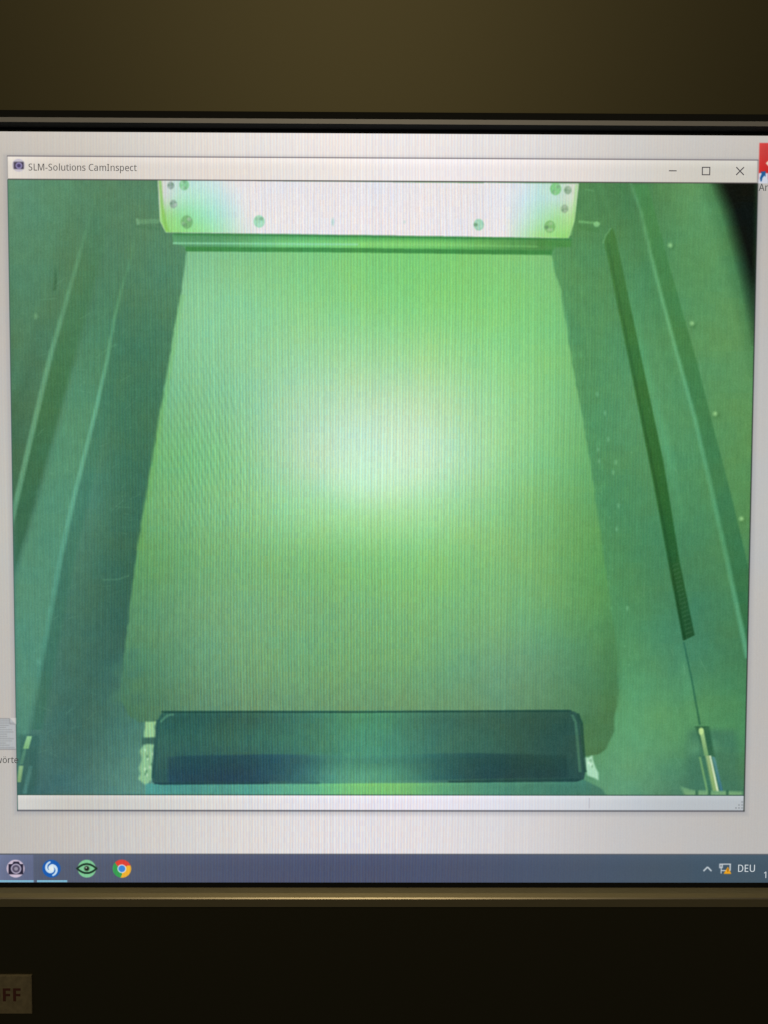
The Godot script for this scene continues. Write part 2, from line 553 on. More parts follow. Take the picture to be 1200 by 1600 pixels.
func paint_picture() -> void:
	var all := rect(166, 63, 1173, 901)
	# walls and floor of the chamber, left and right half
	var left := grid(128, 18, 313, 944, 4, [94, 139, 110, 88, 135, 101, 86, 131, 99, 86, 133, 99,
		82, 127, 96, 82, 127, 93, 82, 129, 97, 84, 135, 101,
		74, 113, 83, 80, 129, 97, 72, 121, 90, 75, 125, 94,
		70, 109, 79, 85, 135, 104, 67, 117, 88, 69, 119, 92,
		68, 109, 82, 83, 135, 112, 63, 111, 88, 63, 109, 88,
		77, 124, 106, 73, 121, 102, 58, 102, 82, 61, 106, 88,
		81, 130, 115, 67, 112, 97, 61, 102, 88, 69, 116, 103,
		79, 126, 113, 65, 106, 95, 75, 122, 107, 85, 133, 114,
		65, 101, 99, 71, 114, 111, 89, 140, 129, 97, 148, 135])
	var right := grid(894, 18, 315, 944, 4, [80, 134, 84, 76, 126, 78, 94, 151, 97, 94, 151, 97,
		86, 144, 90, 80, 138, 89, 88, 146, 92, 92, 148, 94,
		85, 146, 94, 85, 146, 96, 90, 148, 94, 94, 148, 92,
		83, 144, 93, 87, 148, 99, 85, 146, 96, 92, 146, 88,
		81, 142, 91, 79, 140, 93, 79, 140, 93, 86, 142, 86,
		87, 151, 94, 77, 138, 91, 71, 130, 91, 78, 134, 86,
		83, 144, 92, 83, 146, 99, 73, 133, 98, 69, 126, 86,
		87, 146, 96, 95, 158, 109, 87, 148, 99, 77, 138, 91,
		91, 147, 115, 95, 152, 116, 75, 123, 98, 72, 117, 88])
	paint(rect(166, 63, 700, 901), left)
	paint(rect(700, 63, 1173, 901), right)
	# left wall: bands and lit edges
	paint(PackedVector2Array([Vector2(165.5, 63.6), Vector2(256.3, 63.2), Vector2(240.2, 113.2), Vector2(213.1, 215.4), Vector2(176.9, 335.7), Vector2(162.5, 370.3)]), c8(92, 146, 112), 0.35, 18.0)
	paint(PackedVector2Array([Vector2(288.8, 63.9), Vector2(263.7, 155.5), Vector2(238.6, 245.3), Vector2(197.8, 387.4), Vector2(169.2, 504.8), Vector2(166.0, 596.8), Vector2(191.7, 509.1), Vector2(223.5, 404.7), Vector2(264.3, 258.0), Vector2(291.2, 163.9), Vector2(312.8, 63.8)]), [clear(74, 128, 88), c8(64, 114, 72), c8(52, 100, 76)], 0.75, 8.0)
	paint(PackedVector2Array([Vector2(330.7, 163.8), Vector2(305.8, 249.3), Vector2(280.3, 369.9), Vector2(257.6, 456.7), Vector2(230.1, 570.3), Vector2(183.1, 809.3), Vector2(167.3, 863.0), Vector2(167.8, 596.8), Vector2(200.7, 491.7), Vector2(237.0, 370.0), Vector2(273.0, 249.4), Vector2(296.3, 163.9)]), [clear(84, 142, 104), c8(88, 146, 110), c8(90, 148, 118), c8(84, 142, 122)], 0.75, 10.0)
	stroke(PackedVector2Array([Vector2(287.9, 63.9), Vector2(281.7, 87.6), Vector2(264.7, 147.0), Vector2(247.7, 204.2), Vector2(234.2, 249.6), Vector2(220.7, 292.5), Vector2(197.8, 383.1), Vector2(158.1, 544.2)]), 4.0, 7.5, [clear(94, 150, 108), c8(98, 156, 116), c8(110, 170, 130), c8(116, 176, 136), c8(104, 166, 134)], 0.66, 3.5)
	stroke(PackedVector2Array([Vector2(338.0, 121.2), Vector2(330.7, 163.8), Vector2(316.6, 206.5), Vector2(305.8, 249.3), Vector2(296.6, 300.8), Vector2(280.3, 369.9), Vector2(257.6, 456.7), Vector2(244.0, 509.0), Vector2(230.1, 570.3), Vector2(183.1, 809.3)]), 3.0, 8.0, [clear(92, 150, 108), c8(92, 150, 108), c8(108, 178, 142), c8(106, 174, 142), c8(94, 160, 134), c8(84, 146, 124), clear(80, 144, 122)], 0.8, 3.0)
	paint(PackedVector2Array([Vector2(336.0, 146.7), Vector2(320.0, 206.5), Vector2(298.4, 300.8), Vector2(282.9, 369.9), Vector2(260.2, 456.7), Vector2(232.7, 570.3), Vector2(185.7, 809.3), Vector2(201.6, 809.3), Vector2(250.2, 570.3), Vector2(277.6, 456.6), Vector2(299.4, 369.8), Vector2(315.6, 300.8), Vector2(333.8, 206.4), Vector2(344.6, 146.7)]), [clear(70, 126, 98), c8(66, 124, 98), c8(60, 116, 94), c8(54, 108, 88)], 0.5, 7.0)
	stroke(PackedVector2Array([Vector2(227.5, 171.0), Vector2(228.0, 194.9), Vector2(226.1, 210.3)]), 2.5, 3.5, [clear(54, 96, 62), c8(54, 96, 62), c8(54, 96, 62)], 0.55, 3.0)
	blob(200.6, 244.6, 3.0, 4.5, c8(116, 168, 122), 0.6, 0.4)
	blob(197.6, 715.0, 4.0, 6.0, c8(98, 160, 136), 0.6, 0.4)
	bar(PackedVector2Array([Vector2(281.1, 300.9), Vector2(296.8, 287.9), Vector2(308.9, 281.9)]), 2.0, c8(98, 158, 116), 0.35, 2.0)
	bar(PackedVector2Array([Vector2(286.5, 601.8), Vector2(308.4, 600.9), Vector2(323.3, 595.6)]), 1.6, c8(98, 156, 120), 0.4, 2.0)
	# right wall: bright panel, dark bands, slot
	paint(PackedVector2Array([Vector2(1025.1, 65.4), Vector2(1060.1, 186.2), Vector2(1094.4, 297.9), Vector2(1120.7, 393.2), Vector2(1144.3, 476.0), Vector2(1173.1, 585.8), Vector2(1175.8, 706.4), Vector2(1141.9, 568.2), Vector2(1117.9, 471.7), Vector2(1094.1, 375.9), Vector2(1070.8, 298.0), Vector2(1047.7, 220.6), Vector2(1031.0, 160.7), Vector2(1015.3, 101.1), Vector2(1004.3, 65.5)]), [c8(76, 136, 78), c8(68, 126, 72), c8(62, 122, 80), c8(48, 104, 66)], 0.9, 3.0)
	stroke(PackedVector2Array([Vector2(1000.8, 60.4), Vector2(1016.2, 101.1), Vector2(1030.1, 156.4), Vector2(1047.7, 220.6), Vector2(1070.9, 299.7), Vector2(1094.2, 377.6), Vector2(1117.9, 471.7), Vector2(1141.9, 570.0), Vector2(1174.0, 708.2)]), 4.0, 7.0, [c8(92, 150, 98), c8(112, 180, 124), c8(100, 172, 124), c8(88, 158, 112), c8(100, 174, 136)], 0.72, 4.0)
	stroke(PackedVector2Array([Vector2(985.2, 58.8), Vector2(1008.7, 119.9), Vector2(1025.2, 177.8), Vector2(1045.7, 255.0), Vector2(1069.9, 341.3), Vector2(1090.6, 419.4)]), 9.0, 16.0, [c8(72, 128, 78), c8(74, 134, 84), clear(76, 138, 88)], 0.45, 10.0)
	stroke(PackedVector2Array([Vector2(957.6, 58.9), Vector2(979.2, 118.3), Vector2(988.4, 148.1), Vector2(995.8, 178.0)]), 6.0, 6.0, [c8(92, 152, 96), clear(92, 152, 96)], 0.35, 7.0)
	stroke(PackedVector2Array([Vector2(988.4, 148.1), Vector2(1023.8, 298.2), Vector2(1059.2, 428.2), Vector2(1085.9, 542.0)]), 8.0, 14.0, [clear(86, 152, 96), c8(90, 160, 106), c8(94, 170, 122), clear(84, 156, 110)], 0.6, 11.0)
	paint(PackedVector2Array([Vector2(966.6, 138.8), Vector2(971.6, 128.5), Vector2(978.4, 122.5), Vector2(983.0, 135.3), Vector2(1020.3, 298.2), Vector2(1052.4, 436.9), Vector2(1077.8, 577.2), Vector2(1099.9, 676.3), Vector2(1084.2, 684.3), Vector2(1065.8, 596.6), Vector2(1040.8, 473.7), Vector2(1002.9, 300.0)]), [c8(70, 124, 66), c8(58, 112, 56), c8(44, 98, 48), c8(34, 78, 44)], 0.95, 2.5)
	stroke(PackedVector2Array([Vector2(972.7, 143.9), Vector2(1006.4, 300.0), Vector2(1044.3, 473.7), Vector2(1069.3, 596.6), Vector2(1085.9, 681.6)]), 3.0, 4.0, [c8(54, 104, 56), c8(24, 66, 34)], 0.5, 2.5)
	bar(PackedVector2Array([Vector2(965.8, 143.9), Vector2(969.1, 133.7), Vector2(976.7, 123.4)]), 2.2, c8(112, 172, 118), 0.6, 2.0)
	for k in 17:
		var tooth: Vector2 = PackedVector2Array([Vector2(1076.0, 577.2), Vector2(1098.2, 676.3)])[0].lerp(PackedVector2Array([Vector2(1076.0, 577.2), Vector2(1098.2, 676.3)])[1], k / 17.0)
		bar(PackedVector2Array([tooth, tooth + Vector2(-9, 4)]), 1.8, c8(66, 110, 74), 0.45, 1.6)
	for k in 40:
		var link: Vector2 = PackedVector2Array([Vector2(995.6, 220.8), Vector2(1067.0, 568.4)])[0].lerp(PackedVector2Array([Vector2(995.6, 220.8), Vector2(1067.0, 568.4)])[1], k / 40.0)
		blob(link.x + 4, link.y, 1.8, 1.2, c8(72, 124, 62), 0.25, 0.4)
	stroke(PackedVector2Array([Vector2(1085.1, 686.1), Vector2(1096.7, 736.8), Vector2(1109.5, 801.2)]), 2.0, 3.0, [c8(46, 104, 80), c8(44, 100, 72)], 0.85, 1.5)
	stroke(PackedVector2Array([Vector2(1074.3, 674.5), Vector2(1089.6, 736.8), Vector2(1102.3, 801.2), Vector2(1107.1, 817.3)]), 8.0, 10.0, [clear(98, 170, 118), c8(98, 170, 118), clear(98, 170, 118)], 0.4, 9.0)
	for d in [PackedVector2Array([Vector2(1056.7, 146.1)])[0], PackedVector2Array([Vector2(1088.2, 250.5)])[0], PackedVector2Array([Vector2(1122.0, 372.3)])[0], PackedVector2Array([Vector2(1161.0, 515.4)])[0]]:
		blob(d.x + 2.5, d.y + 2.0, 5.0, 5.0, c8(66, 116, 66), 0.5, 0.4)
		blob(d.x, d.y, 3.4, 3.4, c8(150, 206, 140), 0.9, 0.4)
	paint(PackedVector2Array([Vector2(1106.2, 59.9), Vector2(1124.3, 100.6), Vector2(1142.9, 160.2), Vector2(1159.8, 220.1), Vector2(1184.8, 323.5), Vector2(1178.8, 59.5)]), c8(44, 92, 54), 0.8, 44.0)
	paint(PackedVector2Array([Vector2(1116.5, 58.1), Vector2(1134.7, 100.5), Vector2(1152.4, 160.2), Vector2(1166.6, 213.2), Vector2(1180.3, 280.3), Vector2(1178.7, 57.8)]), c8(13, 18, 14), 1.0, 24.0)
	# the floor right of the bed: pale specks
	for s in [PackedVector2Array([Vector2(960.9, 346.8)])[0], PackedVector2Array([Vector2(971.8, 371.9)])[0], PackedVector2Array([Vector2(976.7, 407.5)])[0], PackedVector2Array([Vector2(987.6, 438.9)])[0], PackedVector2Array([Vector2(984.3, 452.8)])[0], PackedVector2Array([Vector2(962.9, 421.5)])[0], PackedVector2Array([Vector2(992.0, 498.3)])[0], PackedVector2Array([Vector2(989.9, 529.9)])[0], PackedVector2Array([Vector2(1006.6, 639.2)])[0], PackedVector2Array([Vector2(964.8, 437.2)])[0]]:
		blob(s.x, s.y, 2.2, 3.6, c8(122, 188, 138), 0.55, 0.4)
	for k in 60:
		var s2 := Vector2(rng.randf_range(905, 1010), rng.randf_range(420, 860))
		blob(s2.x, s2.y, 1.2, 2.0, c8(112, 178, 128), rng.randf_range(0.15, 0.45), 0.4)
	bar(PackedVector2Array([Vector2(935.3, 195.3), Vector2(946.9, 281.2), Vector2(953.7, 333.0)]), 1.8, c8(108, 172, 112), 0.22, 3.0)
	# the powder bed
	var bed := PackedVector2Array([Vector2(404.8, 156.6), Vector2(896.7, 157.9), Vector2(900.5, 181.8), Vector2(910.4, 208.3), Vector2(925.4, 298.5), Vector2(949.7, 419.8), Vector2(971.9, 559.8), Vector2(985.5, 648.1), Vector2(993.6, 710.2), Vector2(996.1, 759.2), Vector2(991.1, 783.4), Vector2(989.8, 810.3), Vector2(979.5, 835.4), Vector2(968.9, 842.6), Vector2(949.4, 845.3), Vector2(942.0, 889.4), Vector2(358.6, 889.8), Vector2(357.5, 798.4), Vector2(333.7, 798.4), Vector2(319.7, 789.5), Vector2(309.4, 766.4), Vector2(311.5, 729.0), Vector2(320.0, 667.0), Vector2(332.3, 570.1), Vector2(349.7, 473.8), Vector2(366.1, 380.0), Vector2(376.0, 326.4), Vector2(396.7, 210.4)])
	bed = ragged(bed, 0.45)
	paint(bed, grid(247, 120, 811, 770, 6, [127, 183, 141, 130, 193, 139, 128, 201, 126, 126, 203, 116, 130, 198, 120, 127, 179, 124,
		132, 193, 147, 140, 203, 150, 138, 207, 138, 134, 208, 126, 130, 203, 123, 117, 179, 114,
		125, 191, 145, 139, 201, 152, 156, 213, 160, 158, 215, 150, 137, 207, 133, 110, 176, 110,
		113, 179, 132, 134, 196, 147, 178, 219, 181, 185, 223, 181, 145, 208, 142, 106, 170, 106,
		108, 174, 117, 131, 195, 136, 184, 221, 188, 195, 230, 196, 142, 205, 142, 99, 164, 99,
		108, 168, 110, 129, 189, 131, 160, 217, 160, 166, 221, 162, 131, 192, 125, 94, 156, 92,
		94, 154, 98, 119, 176, 119, 129, 190, 123, 134, 198, 125, 125, 182, 115, 88, 151, 86,
		89, 143, 102, 115, 168, 121, 121, 176, 119, 123, 182, 119, 117, 174, 117, 84, 145, 88,
		81, 132, 98, 109, 159, 117, 113, 167, 115, 113, 168, 115, 105, 157, 119, 79, 133, 86,
		74, 119, 90, 101, 143, 109, 107, 151, 109, 107, 151, 108, 99, 143, 107, 75, 122, 79,
		74, 117, 89, 98, 137, 108, 103, 147, 108, 103, 147, 108, 93, 129, 98, 71, 114, 75]), 1.0, 3.5, 1.5)
	paint(PackedVector2Array([Vector2(971.0, 621.6), Vector2(985.1, 621.5), Vector2(996.8, 692.4), Vector2(997.9, 759.2), Vector2(991.1, 783.4), Vector2(977.0, 783.4)]), [clear(76, 130, 82), c8(74, 126, 80), c8(72, 120, 76)], 0.5, 10.0)
	paint(PackedVector2Array([Vector2(942.5, 790.6), Vector2(987.7, 790.6), Vector2(989.8, 810.3), Vector2(979.5, 835.4), Vector2(968.9, 842.6), Vector2(949.4, 845.3)]), c8(76, 122, 78), 0.7, 8.0, 6.0)
	stroke(PackedVector2Array([Vector2(398.4, 214.7), Vector2(378.6, 328.1), Vector2(368.7, 378.2), Vector2(352.3, 473.8), Vector2(337.6, 561.3)]), 5.0, 9.0, [c8(118, 184, 108), c8(112, 176, 92), c8(104, 160, 86)], 0.4, 6.0)
	stroke(PackedVector2Array([Vector2(900.6, 186.9), Vector2(913.1, 221.1), Vector2(928.9, 298.5), Vector2(952.4, 419.8), Vector2(973.7, 559.8)]), 3.0, 4.0, [c8(108, 176, 116), c8(84, 146, 92)], 0.4, 4.0)
	blob(660.8, 431.1, 76, 60, c8(204, 240, 208), 0.45, 0.3)
	blob(649.6, 457.3, 52, 34, c8(206, 248, 210), 0.4, 0.3)
	for k in 46:
		var g2 := PackedVector2Array([Vector2(rng.randf_range(302, 336), rng.randf_range(700, 800))])
		blob(g2[0].x, g2[0].y, rng.randf_range(4, 11), rng.randf_range(4, 10), c8(80, 128, 98) if k % 2 else c8(74, 122, 104), 0.22, 0.3)
	for k in 70:
		var edge_at := lerpf(0.0, 1.0, rng.randf())
		var p := PackedVector2Array([Vector2(900.5, 178.4), Vector2(985.5, 648.1)])[0].lerp(PackedVector2Array([Vector2(900.5, 178.4), Vector2(985.5, 648.1)])[1], edge_at) + Vector2(rng.randf_range(-5, 7) + 14 * sin(edge_at * PI), 0)
		blob(p.x, p.y, rng.randf_range(1.5, 3.5), rng.randf_range(2, 6), c8(92, 160, 104), rng.randf_range(0.15, 0.4), 0.35)
	# the lit plate at the top with its screws
	paint(PackedVector2Array([Vector2(366.8, 62.6), Vector2(931.8, 65.0), Vector2(926.5, 114.3), Vector2(919.0, 137.3), Vector2(376.6, 132.1), Vector2(369.0, 116.8)]), grid(375, 49, 558, 90, 3, [230, 226, 228, 233, 228, 231, 231, 228, 231, 231, 228, 229, 234, 229, 233, 231, 228, 231], Image.INTERPOLATE_BILINEAR), 1.0, 2.0, 1.5)
	paint(PackedVector2Array([Vector2(366.8, 62.6), Vector2(499.8, 62.8), Vector2(499.6, 132.4), Vector2(376.6, 132.1), Vector2(369.0, 116.8)]), grid(363, 49, 136, 98, 6, [212, 214, 208, 196, 224, 214, 192, 226, 222, 206, 228, 228, 224, 226, 228, 231, 227, 229,
		206, 214, 204, 182, 226, 200, 180, 228, 206, 190, 228, 218, 212, 226, 226, 230, 227, 229,
		160, 214, 140, 150, 220, 156, 156, 224, 176, 170, 226, 200, 196, 226, 218, 226, 227, 228,
		148, 212, 122, 146, 218, 134, 150, 222, 148, 164, 226, 174, 190, 226, 202, 220, 226, 222]), 1.0, 2.0, 1.5)
	paint(PackedVector2Array([Vector2(804.2, 63.9), Vector2(931.8, 65.0), Vector2(926.5, 114.3), Vector2(919.0, 137.3), Vector2(804.9, 135.3)]), grid(820, 49, 118, 98, 5, [231, 228, 231, 222, 226, 230, 198, 226, 218, 186, 222, 200, 214, 218, 208,
		231, 228, 231, 212, 227, 230, 188, 226, 220, 190, 222, 208, 208, 220, 200,
		231, 228, 231, 204, 227, 222, 176, 224, 190, 164, 220, 156, 176, 220, 152,
		231, 228, 231, 190, 226, 196, 160, 222, 150, 152, 218, 128, 146, 214, 118], Image.INTERPOLATE_BILINEAR), 1.0, 2.0, 1.5)
	stroke(PackedVector2Array([Vector2(929.3, 65.8), Vector2(925.5, 110.0), Vector2(920.7, 133.9)]), 4.0, 4.0, c8(150, 214, 130), 0.6, 3.0)
	stroke(PackedVector2Array([Vector2(369.4, 63.5), Vector2(371.7, 95.6), Vector2(375.0, 117.7), Vector2(379.2, 131.2)]), 4.0, 5.0, c8(134, 196, 92), 0.8, 3.0)
	paint(PackedVector2Array([Vector2(369.0, 114.3), Vector2(379.3, 114.2), Vector2(379.1, 132.9), Vector2(384.3, 134.6), Vector2(384.3, 139.7), Vector2(360.2, 139.8), Vector2(365.5, 117.7)]), c8(82, 142, 92), 0.0, 2.0)
	for s in [[PackedVector2Array([Vector2(383.9, 70.2)])[0], 4.5, c8(126, 150, 138)], [PackedVector2Array([Vector2(387.2, 94.7)])[0], 5.0, c8(138, 160, 146)], [PackedVector2Array([Vector2(401.9, 69.2)])[0], 6.5, c8(122, 196, 134)], [PackedVector2Array([Vector2(405.0, 118.4)])[0], 8.0, c8(112, 168, 110)], [PackedVector2Array([Vector2(502.2, 117.1)])[0], 7.5, c8(138, 212, 172)], [PackedVector2Array([Vector2(797.8, 120.0)])[0], 7.0, c8(136, 204, 170)], [PackedVector2Array([Vector2(900.9, 71.9)])[0], 7.5, c8(112, 192, 112)], [PackedVector2Array([Vector2(917.3, 73.5)])[0], 5.0, c8(128, 160, 128)], [PackedVector2Array([Vector2(913.3, 98.2)])[0], 5.0, c8(138, 168, 136)], [PackedVector2Array([Vector2(893.7, 122.1)])[0], 7.5, c8(116, 176, 106)]]:
		blob(s[0].x, s[0].y, s[1], s[1] * 1.1, s[2], 0.75, 0.6)
		for k in 5:
			var a := rng.randf() * TAU
			blob(s[0].x + cos(a) * s[1] * 0.6, s[0].y + sin(a) * s[1] * 0.6, s[1] * 0.35, s[1] * 0.3, c8(96, 140, 104) if k % 2 else s[2].lerp(Color.WHITE, 0.4), 0.45, 0.6)
	blob(601.2, 117.5, 1.6, 5.0, c8(150, 206, 200), 0.6, 0.6)
	blob(697.7, 117.0, 1.6, 2.0, c8(176, 214, 210), 0.5, 0.6)
	# the rail under it
	paint(PackedVector2Array([Vector2(384.3, 134.6), Vector2(923.3, 138.1), Vector2(920.9, 149.2), Vector2(900.1, 150.2), Vector2(896.7, 158.7), Vector2(405.6, 157.5), Vector2(398.8, 149.0), Vector2(387.6, 148.2)]), grid(375, 133, 558, 26, 5, [84, 148, 100, 92, 170, 104, 84, 172, 94, 76, 158, 84, 78, 142, 78,
		92, 158, 108, 124, 206, 126, 132, 212, 118, 124, 200, 108, 84, 146, 80,
		88, 154, 104, 112, 196, 126, 108, 194, 106, 88, 172, 92, 76, 140, 76]), 0.95, 2.0, 1.5)
	bar(PackedVector2Array([Vector2(387.7, 134.6), Vector2(635.7, 136.0), Vector2(923.3, 139.0)]), 3.0, [c8(66, 140, 82), c8(60, 130, 66)], 0.75, 1.5)
	bar(PackedVector2Array([Vector2(385.9, 146.5), Vector2(515.1, 146.8), Vector2(635.7, 147.1)]), 2.4, c8(150, 220, 176), 0.7, 1.5)
	bar(PackedVector2Array([Vector2(635.7, 147.1), Vector2(808.4, 148.0), Vector2(877.6, 148.6)]), 2.4, c8(140, 212, 130), 0.35, 1.5)
	bar(PackedVector2Array([Vector2(403.1, 154.1), Vector2(635.8, 154.8), Vector2(896.7, 157.0)]), 6.0, c8(62, 134, 68), 0.85, 1.5)
	bar(PackedVector2Array([Vector2(877.5, 144.3), Vector2(923.4, 145.0)]), 7.0, c8(72, 138, 70), 0.7, 2.0)
	# brackets at both ends of the plate
	bar(PackedVector2Array([Vector2(338.0, 117.8), Vector2(368.9, 117.7)]), 6.0, c8(110, 166, 124), 0.55, 2.0)
	bar(PackedVector2Array([Vector2(338.1, 113.6), Vector2(339.7, 122.9)]), 4.0, c8(124, 180, 138), 0.6, 2.0)
	bar(PackedVector2Array([Vector2(334.5, 123.8), Vector2(368.9, 127.9)]), 3.0, c8(68, 120, 86), 0.4, 3.0)
	bar(PackedVector2Array([Vector2(932.5, 115.1), Vector2(961.9, 117.5)]), 3.0, c8(116, 182, 116), 0.7, 2.0)
	blob(956.8, 118.4, 4.0, 3.6, c8(136, 200, 136), 0.8, 0.6)
	bar(PackedVector2Array([Vector2(931.7, 121.9), Vector2(960.3, 126.9)]), 5.0, c8(66, 122, 68), 0.35, 4.0)
	bar(PackedVector2Array([Vector2(940.6, 72.6), Vector2(952.7, 74.2)]), 2.0, c8(104, 164, 108), 0.5, 2.0)
	# bright side pieces of the dark box
	paint(ragged(PackedVector2Array([Vector2(342.6, 798.4), Vector2(357.5, 797.5), Vector2(357.4, 819.8), Vector2(340.6, 820.8)]), 1.5), c8(158, 208, 150), 0.9, 2.5, 2.5)
	paint(PackedVector2Array([Vector2(338.8, 819.9), Vector2(357.4, 819.8), Vector2(357.3, 829.7), Vector2(337.9, 829.7)]), c8(58, 98, 86), 0.8, 3.0, 3.0)
	paint(ragged(PackedVector2Array([Vector2(337.9, 830.6), Vector2(355.5, 829.7), Vector2(352.5, 876.3), Vector2(341.8, 886.2), Vector2(333.9, 877.2)]), 2.0), c8(150, 202, 152), 0.85, 4.0, 3.0)
	for k in 14:
		blob(rng.randf_range(342, 356), rng.randf_range(834, 876), 1.6, 2.6, c8(60, 110, 84) if k % 2 else c8(206, 240, 206), 0.6, 0.4)
	paint(ragged(PackedVector2Array([Vector2(947.7, 845.3), Vector2(961.9, 844.4), Vector2(969.3, 867.8), Vector2(971.2, 878.6), Vector2(956.9, 873.2)]), 2.2), c8(178, 226, 194), 0.9, 3.0, 3.0)
	for k in 8:
		blob(rng.randf_range(945, 962), rng.randf_range(848, 874), 1.5, 2.4, c8(110, 164, 124) if k % 2 else c8(224, 250, 230), 0.6, 0.4)
	# the dark box at the bottom
	paint(PackedVector2Array([Vector2(343.6, 884.4), Vector2(637.4, 882.4), Vector2(949.9, 878.6), Vector2(975.0, 891.2), Vector2(985.9, 907.4), Vector2(341.6, 907.8)]), grid(346, 881, 633, 20, 5, [76, 146, 136, 92, 168, 140, 122, 196, 116, 84, 148, 116, 70, 124, 104]), 0.95, 5.0, 2.0)
	paint(PackedVector2Array([Vector2(374.4, 783.2), Vector2(927.3, 780.8), Vector2(937.1, 783.5), Vector2(942.5, 794.2), Vector2(951.5, 867.8), Vector2(949.9, 877.7), Vector2(939.3, 881.3), Vector2(363.0, 886.2), Vector2(352.4, 882.6), Vector2(351.6, 873.6), Vector2(360.2, 796.6), Vector2(365.6, 785.9)]), grid(355, 782, 590, 104, 7, [48, 92, 82, 56, 98, 84, 68, 120, 98, 78, 142, 106, 66, 114, 94, 58, 98, 82, 48, 84, 72,
		52, 98, 88, 60, 106, 90, 68, 122, 100, 80, 144, 112, 68, 118, 98, 58, 100, 84, 48, 84, 74,
		52, 94, 88, 58, 100, 90, 68, 122, 104, 80, 146, 116, 68, 120, 102, 58, 100, 86, 48, 84, 76,
		48, 86, 84, 52, 92, 90, 72, 128, 114, 92, 160, 124, 72, 124, 108, 52, 92, 82, 46, 80, 74]), 1.0, 2.5, 1.5)
	paint(PackedVector2Array([Vector2(373.9, 846.7), Vector2(407.5, 844.9), Vector2(522.4, 843.0), Vector2(637.4, 844.7), Vector2(779.1, 841.0), Vector2(924.6, 843.5), Vector2(927.6, 875.0), Vector2(637.4, 881.5), Vector2(373.7, 882.6)]), grid(377, 843, 545, 40, 8, [40, 74, 80, 40, 74, 84, 52, 92, 96, 74, 134, 112, 72, 130, 108, 50, 96, 90, 40, 74, 72, 40, 72, 66,
		40, 70, 82, 40, 70, 86, 54, 98, 102, 88, 152, 126, 82, 146, 118, 50, 98, 94, 40, 72, 74, 40, 70, 68]), 0.9, 4.0, 3.0)
	bar(PackedVector2Array([Vector2(365.6, 784.1), Vector2(637.2, 783.8), Vector2(930.9, 781.7)]), 2.6, [c8(34, 74, 66), c8(30, 70, 56)], 0.8, 1.5)
	bar(PackedVector2Array([Vector2(354.2, 884.4), Vector2(513.4, 883.4)]), 2.6, c8(32, 64, 74), 0.7, 2.0)
	bar(PackedVector2Array([Vector2(513.4, 883.4), Vector2(584.3, 883.3)]), 2.6, c8(40, 80, 84), 0.4, 3.0)
	bar(PackedVector2Array([Vector2(761.6, 881.4), Vector2(943.7, 878.6)]), 2.6, c8(32, 66, 62), 0.7, 2.0)
	bar(PackedVector2Array([Vector2(363.7, 798.4), Vector2(374.3, 788.6), Vector2(383.2, 787.7)]), 3.0, c8(92, 150, 120), 0.6, 2.0)
	stroke(PackedVector2Array([Vector2(931.8, 787.0), Vector2(937.3, 797.8), Vector2(944.4, 867.8)]), 4.0, 4.0, c8(74, 122, 96), 0.75, 2.0)
	stroke(PackedVector2Array([Vector2(939.8, 785.2), Vector2(945.3, 799.6), Vector2(951.5, 867.8)]), 4.0, 4.0, c8(34, 72, 60), 0.8, 2.0)
	stroke(PackedVector2Array([Vector2(361.1, 794.8), Vector2(356.4, 835.9), Vector2(353.4, 877.2)]), 5.0, 5.0, c8(38, 80, 80), 0.6, 2.5)
	# pistons in the lower corners
	paint(PackedVector2Array([Vector2(1094.5, 808.4), Vector2(1160.2, 808.3), Vector2(1169.3, 898.3), Vector2(1090.9, 898.3)]), c8(66, 116, 92), 0.65, 14.0, 10.0)
	blob(1102.1, 833.5, 9.0, 10.0, c8(100, 160, 116), 0.5, 0.4)
	blob(1130.5, 831.7, 9.0, 10.0, c8(94, 152, 112), 0.5, 0.4)
	stroke(PackedVector2Array([Vector2(1112.2, 803.0), Vector2(1125.5, 847.8)]), 20.0, 12.0, c8(42, 88, 60), 0.7, 4.0)
	stroke(PackedVector2Array([Vector2(1111.3, 806.5), Vector2(1120.2, 847.8)]), 6.0, 6.0, [c8(170, 206, 140), c8(112, 160, 104)], 0.95, 2.0)
	blob(1111.4, 810.1, 3.4, 5.0, c8(196, 230, 150), 0.8, 0.5)
	paint(PackedVector2Array([Vector2(1109.4, 845.2), Vector2(1129.0, 843.3), Vector2(1140.7, 894.7), Vector2(1121.1, 896.5)]), c8(64, 116, 90), 0.95, 2.0, 2.0)
	stroke(PackedVector2Array([Vector2(1121.0, 844.3), Vector2(1132.7, 894.7)]), 6.0, 7.0, [c8(166, 192, 130), c8(150, 182, 110)], 0.85, 3.5)
	stroke(PackedVector2Array([Vector2(1124.5, 844.2), Vector2(1136.2, 894.7)]), 2.5, 3.0, c8(232, 244, 206), 0.8, 1.5)
	stroke(PackedVector2Array([Vector2(1129.0, 846.0), Vector2(1141.6, 894.7)]), 4.0, 4.0, [c8(94, 150, 152), c8(60, 112, 140)], 0.8, 3.0)
	stroke(PackedVector2Array([Vector2(1110.3, 846.1), Vector2(1122.0, 896.5)]), 3.0, 3.0, c8(122, 172, 110), 0.8, 2.0)
	paint(PackedVector2Array([Vector2(1083.5, 887.5), Vector2(1101.5, 892.9), Vector2(1171.0, 894.7), Vector2(1171.1, 901.0), Vector2(1090.9, 901.0)]), [c8(112, 168, 122), c8(140, 186, 128)], 0.75, 5.0, 3.0)
	for k in [1088, 1108, 1136]:
		bar(PackedVector2Array([Vector2((k - 1100) * 0.888 + 1117.5, 892.9), Vector2((k - 1100) * 0.888 + 1117.7, 901.0)]), 4.0, c8(40, 88, 66), 0.7, 2.0)
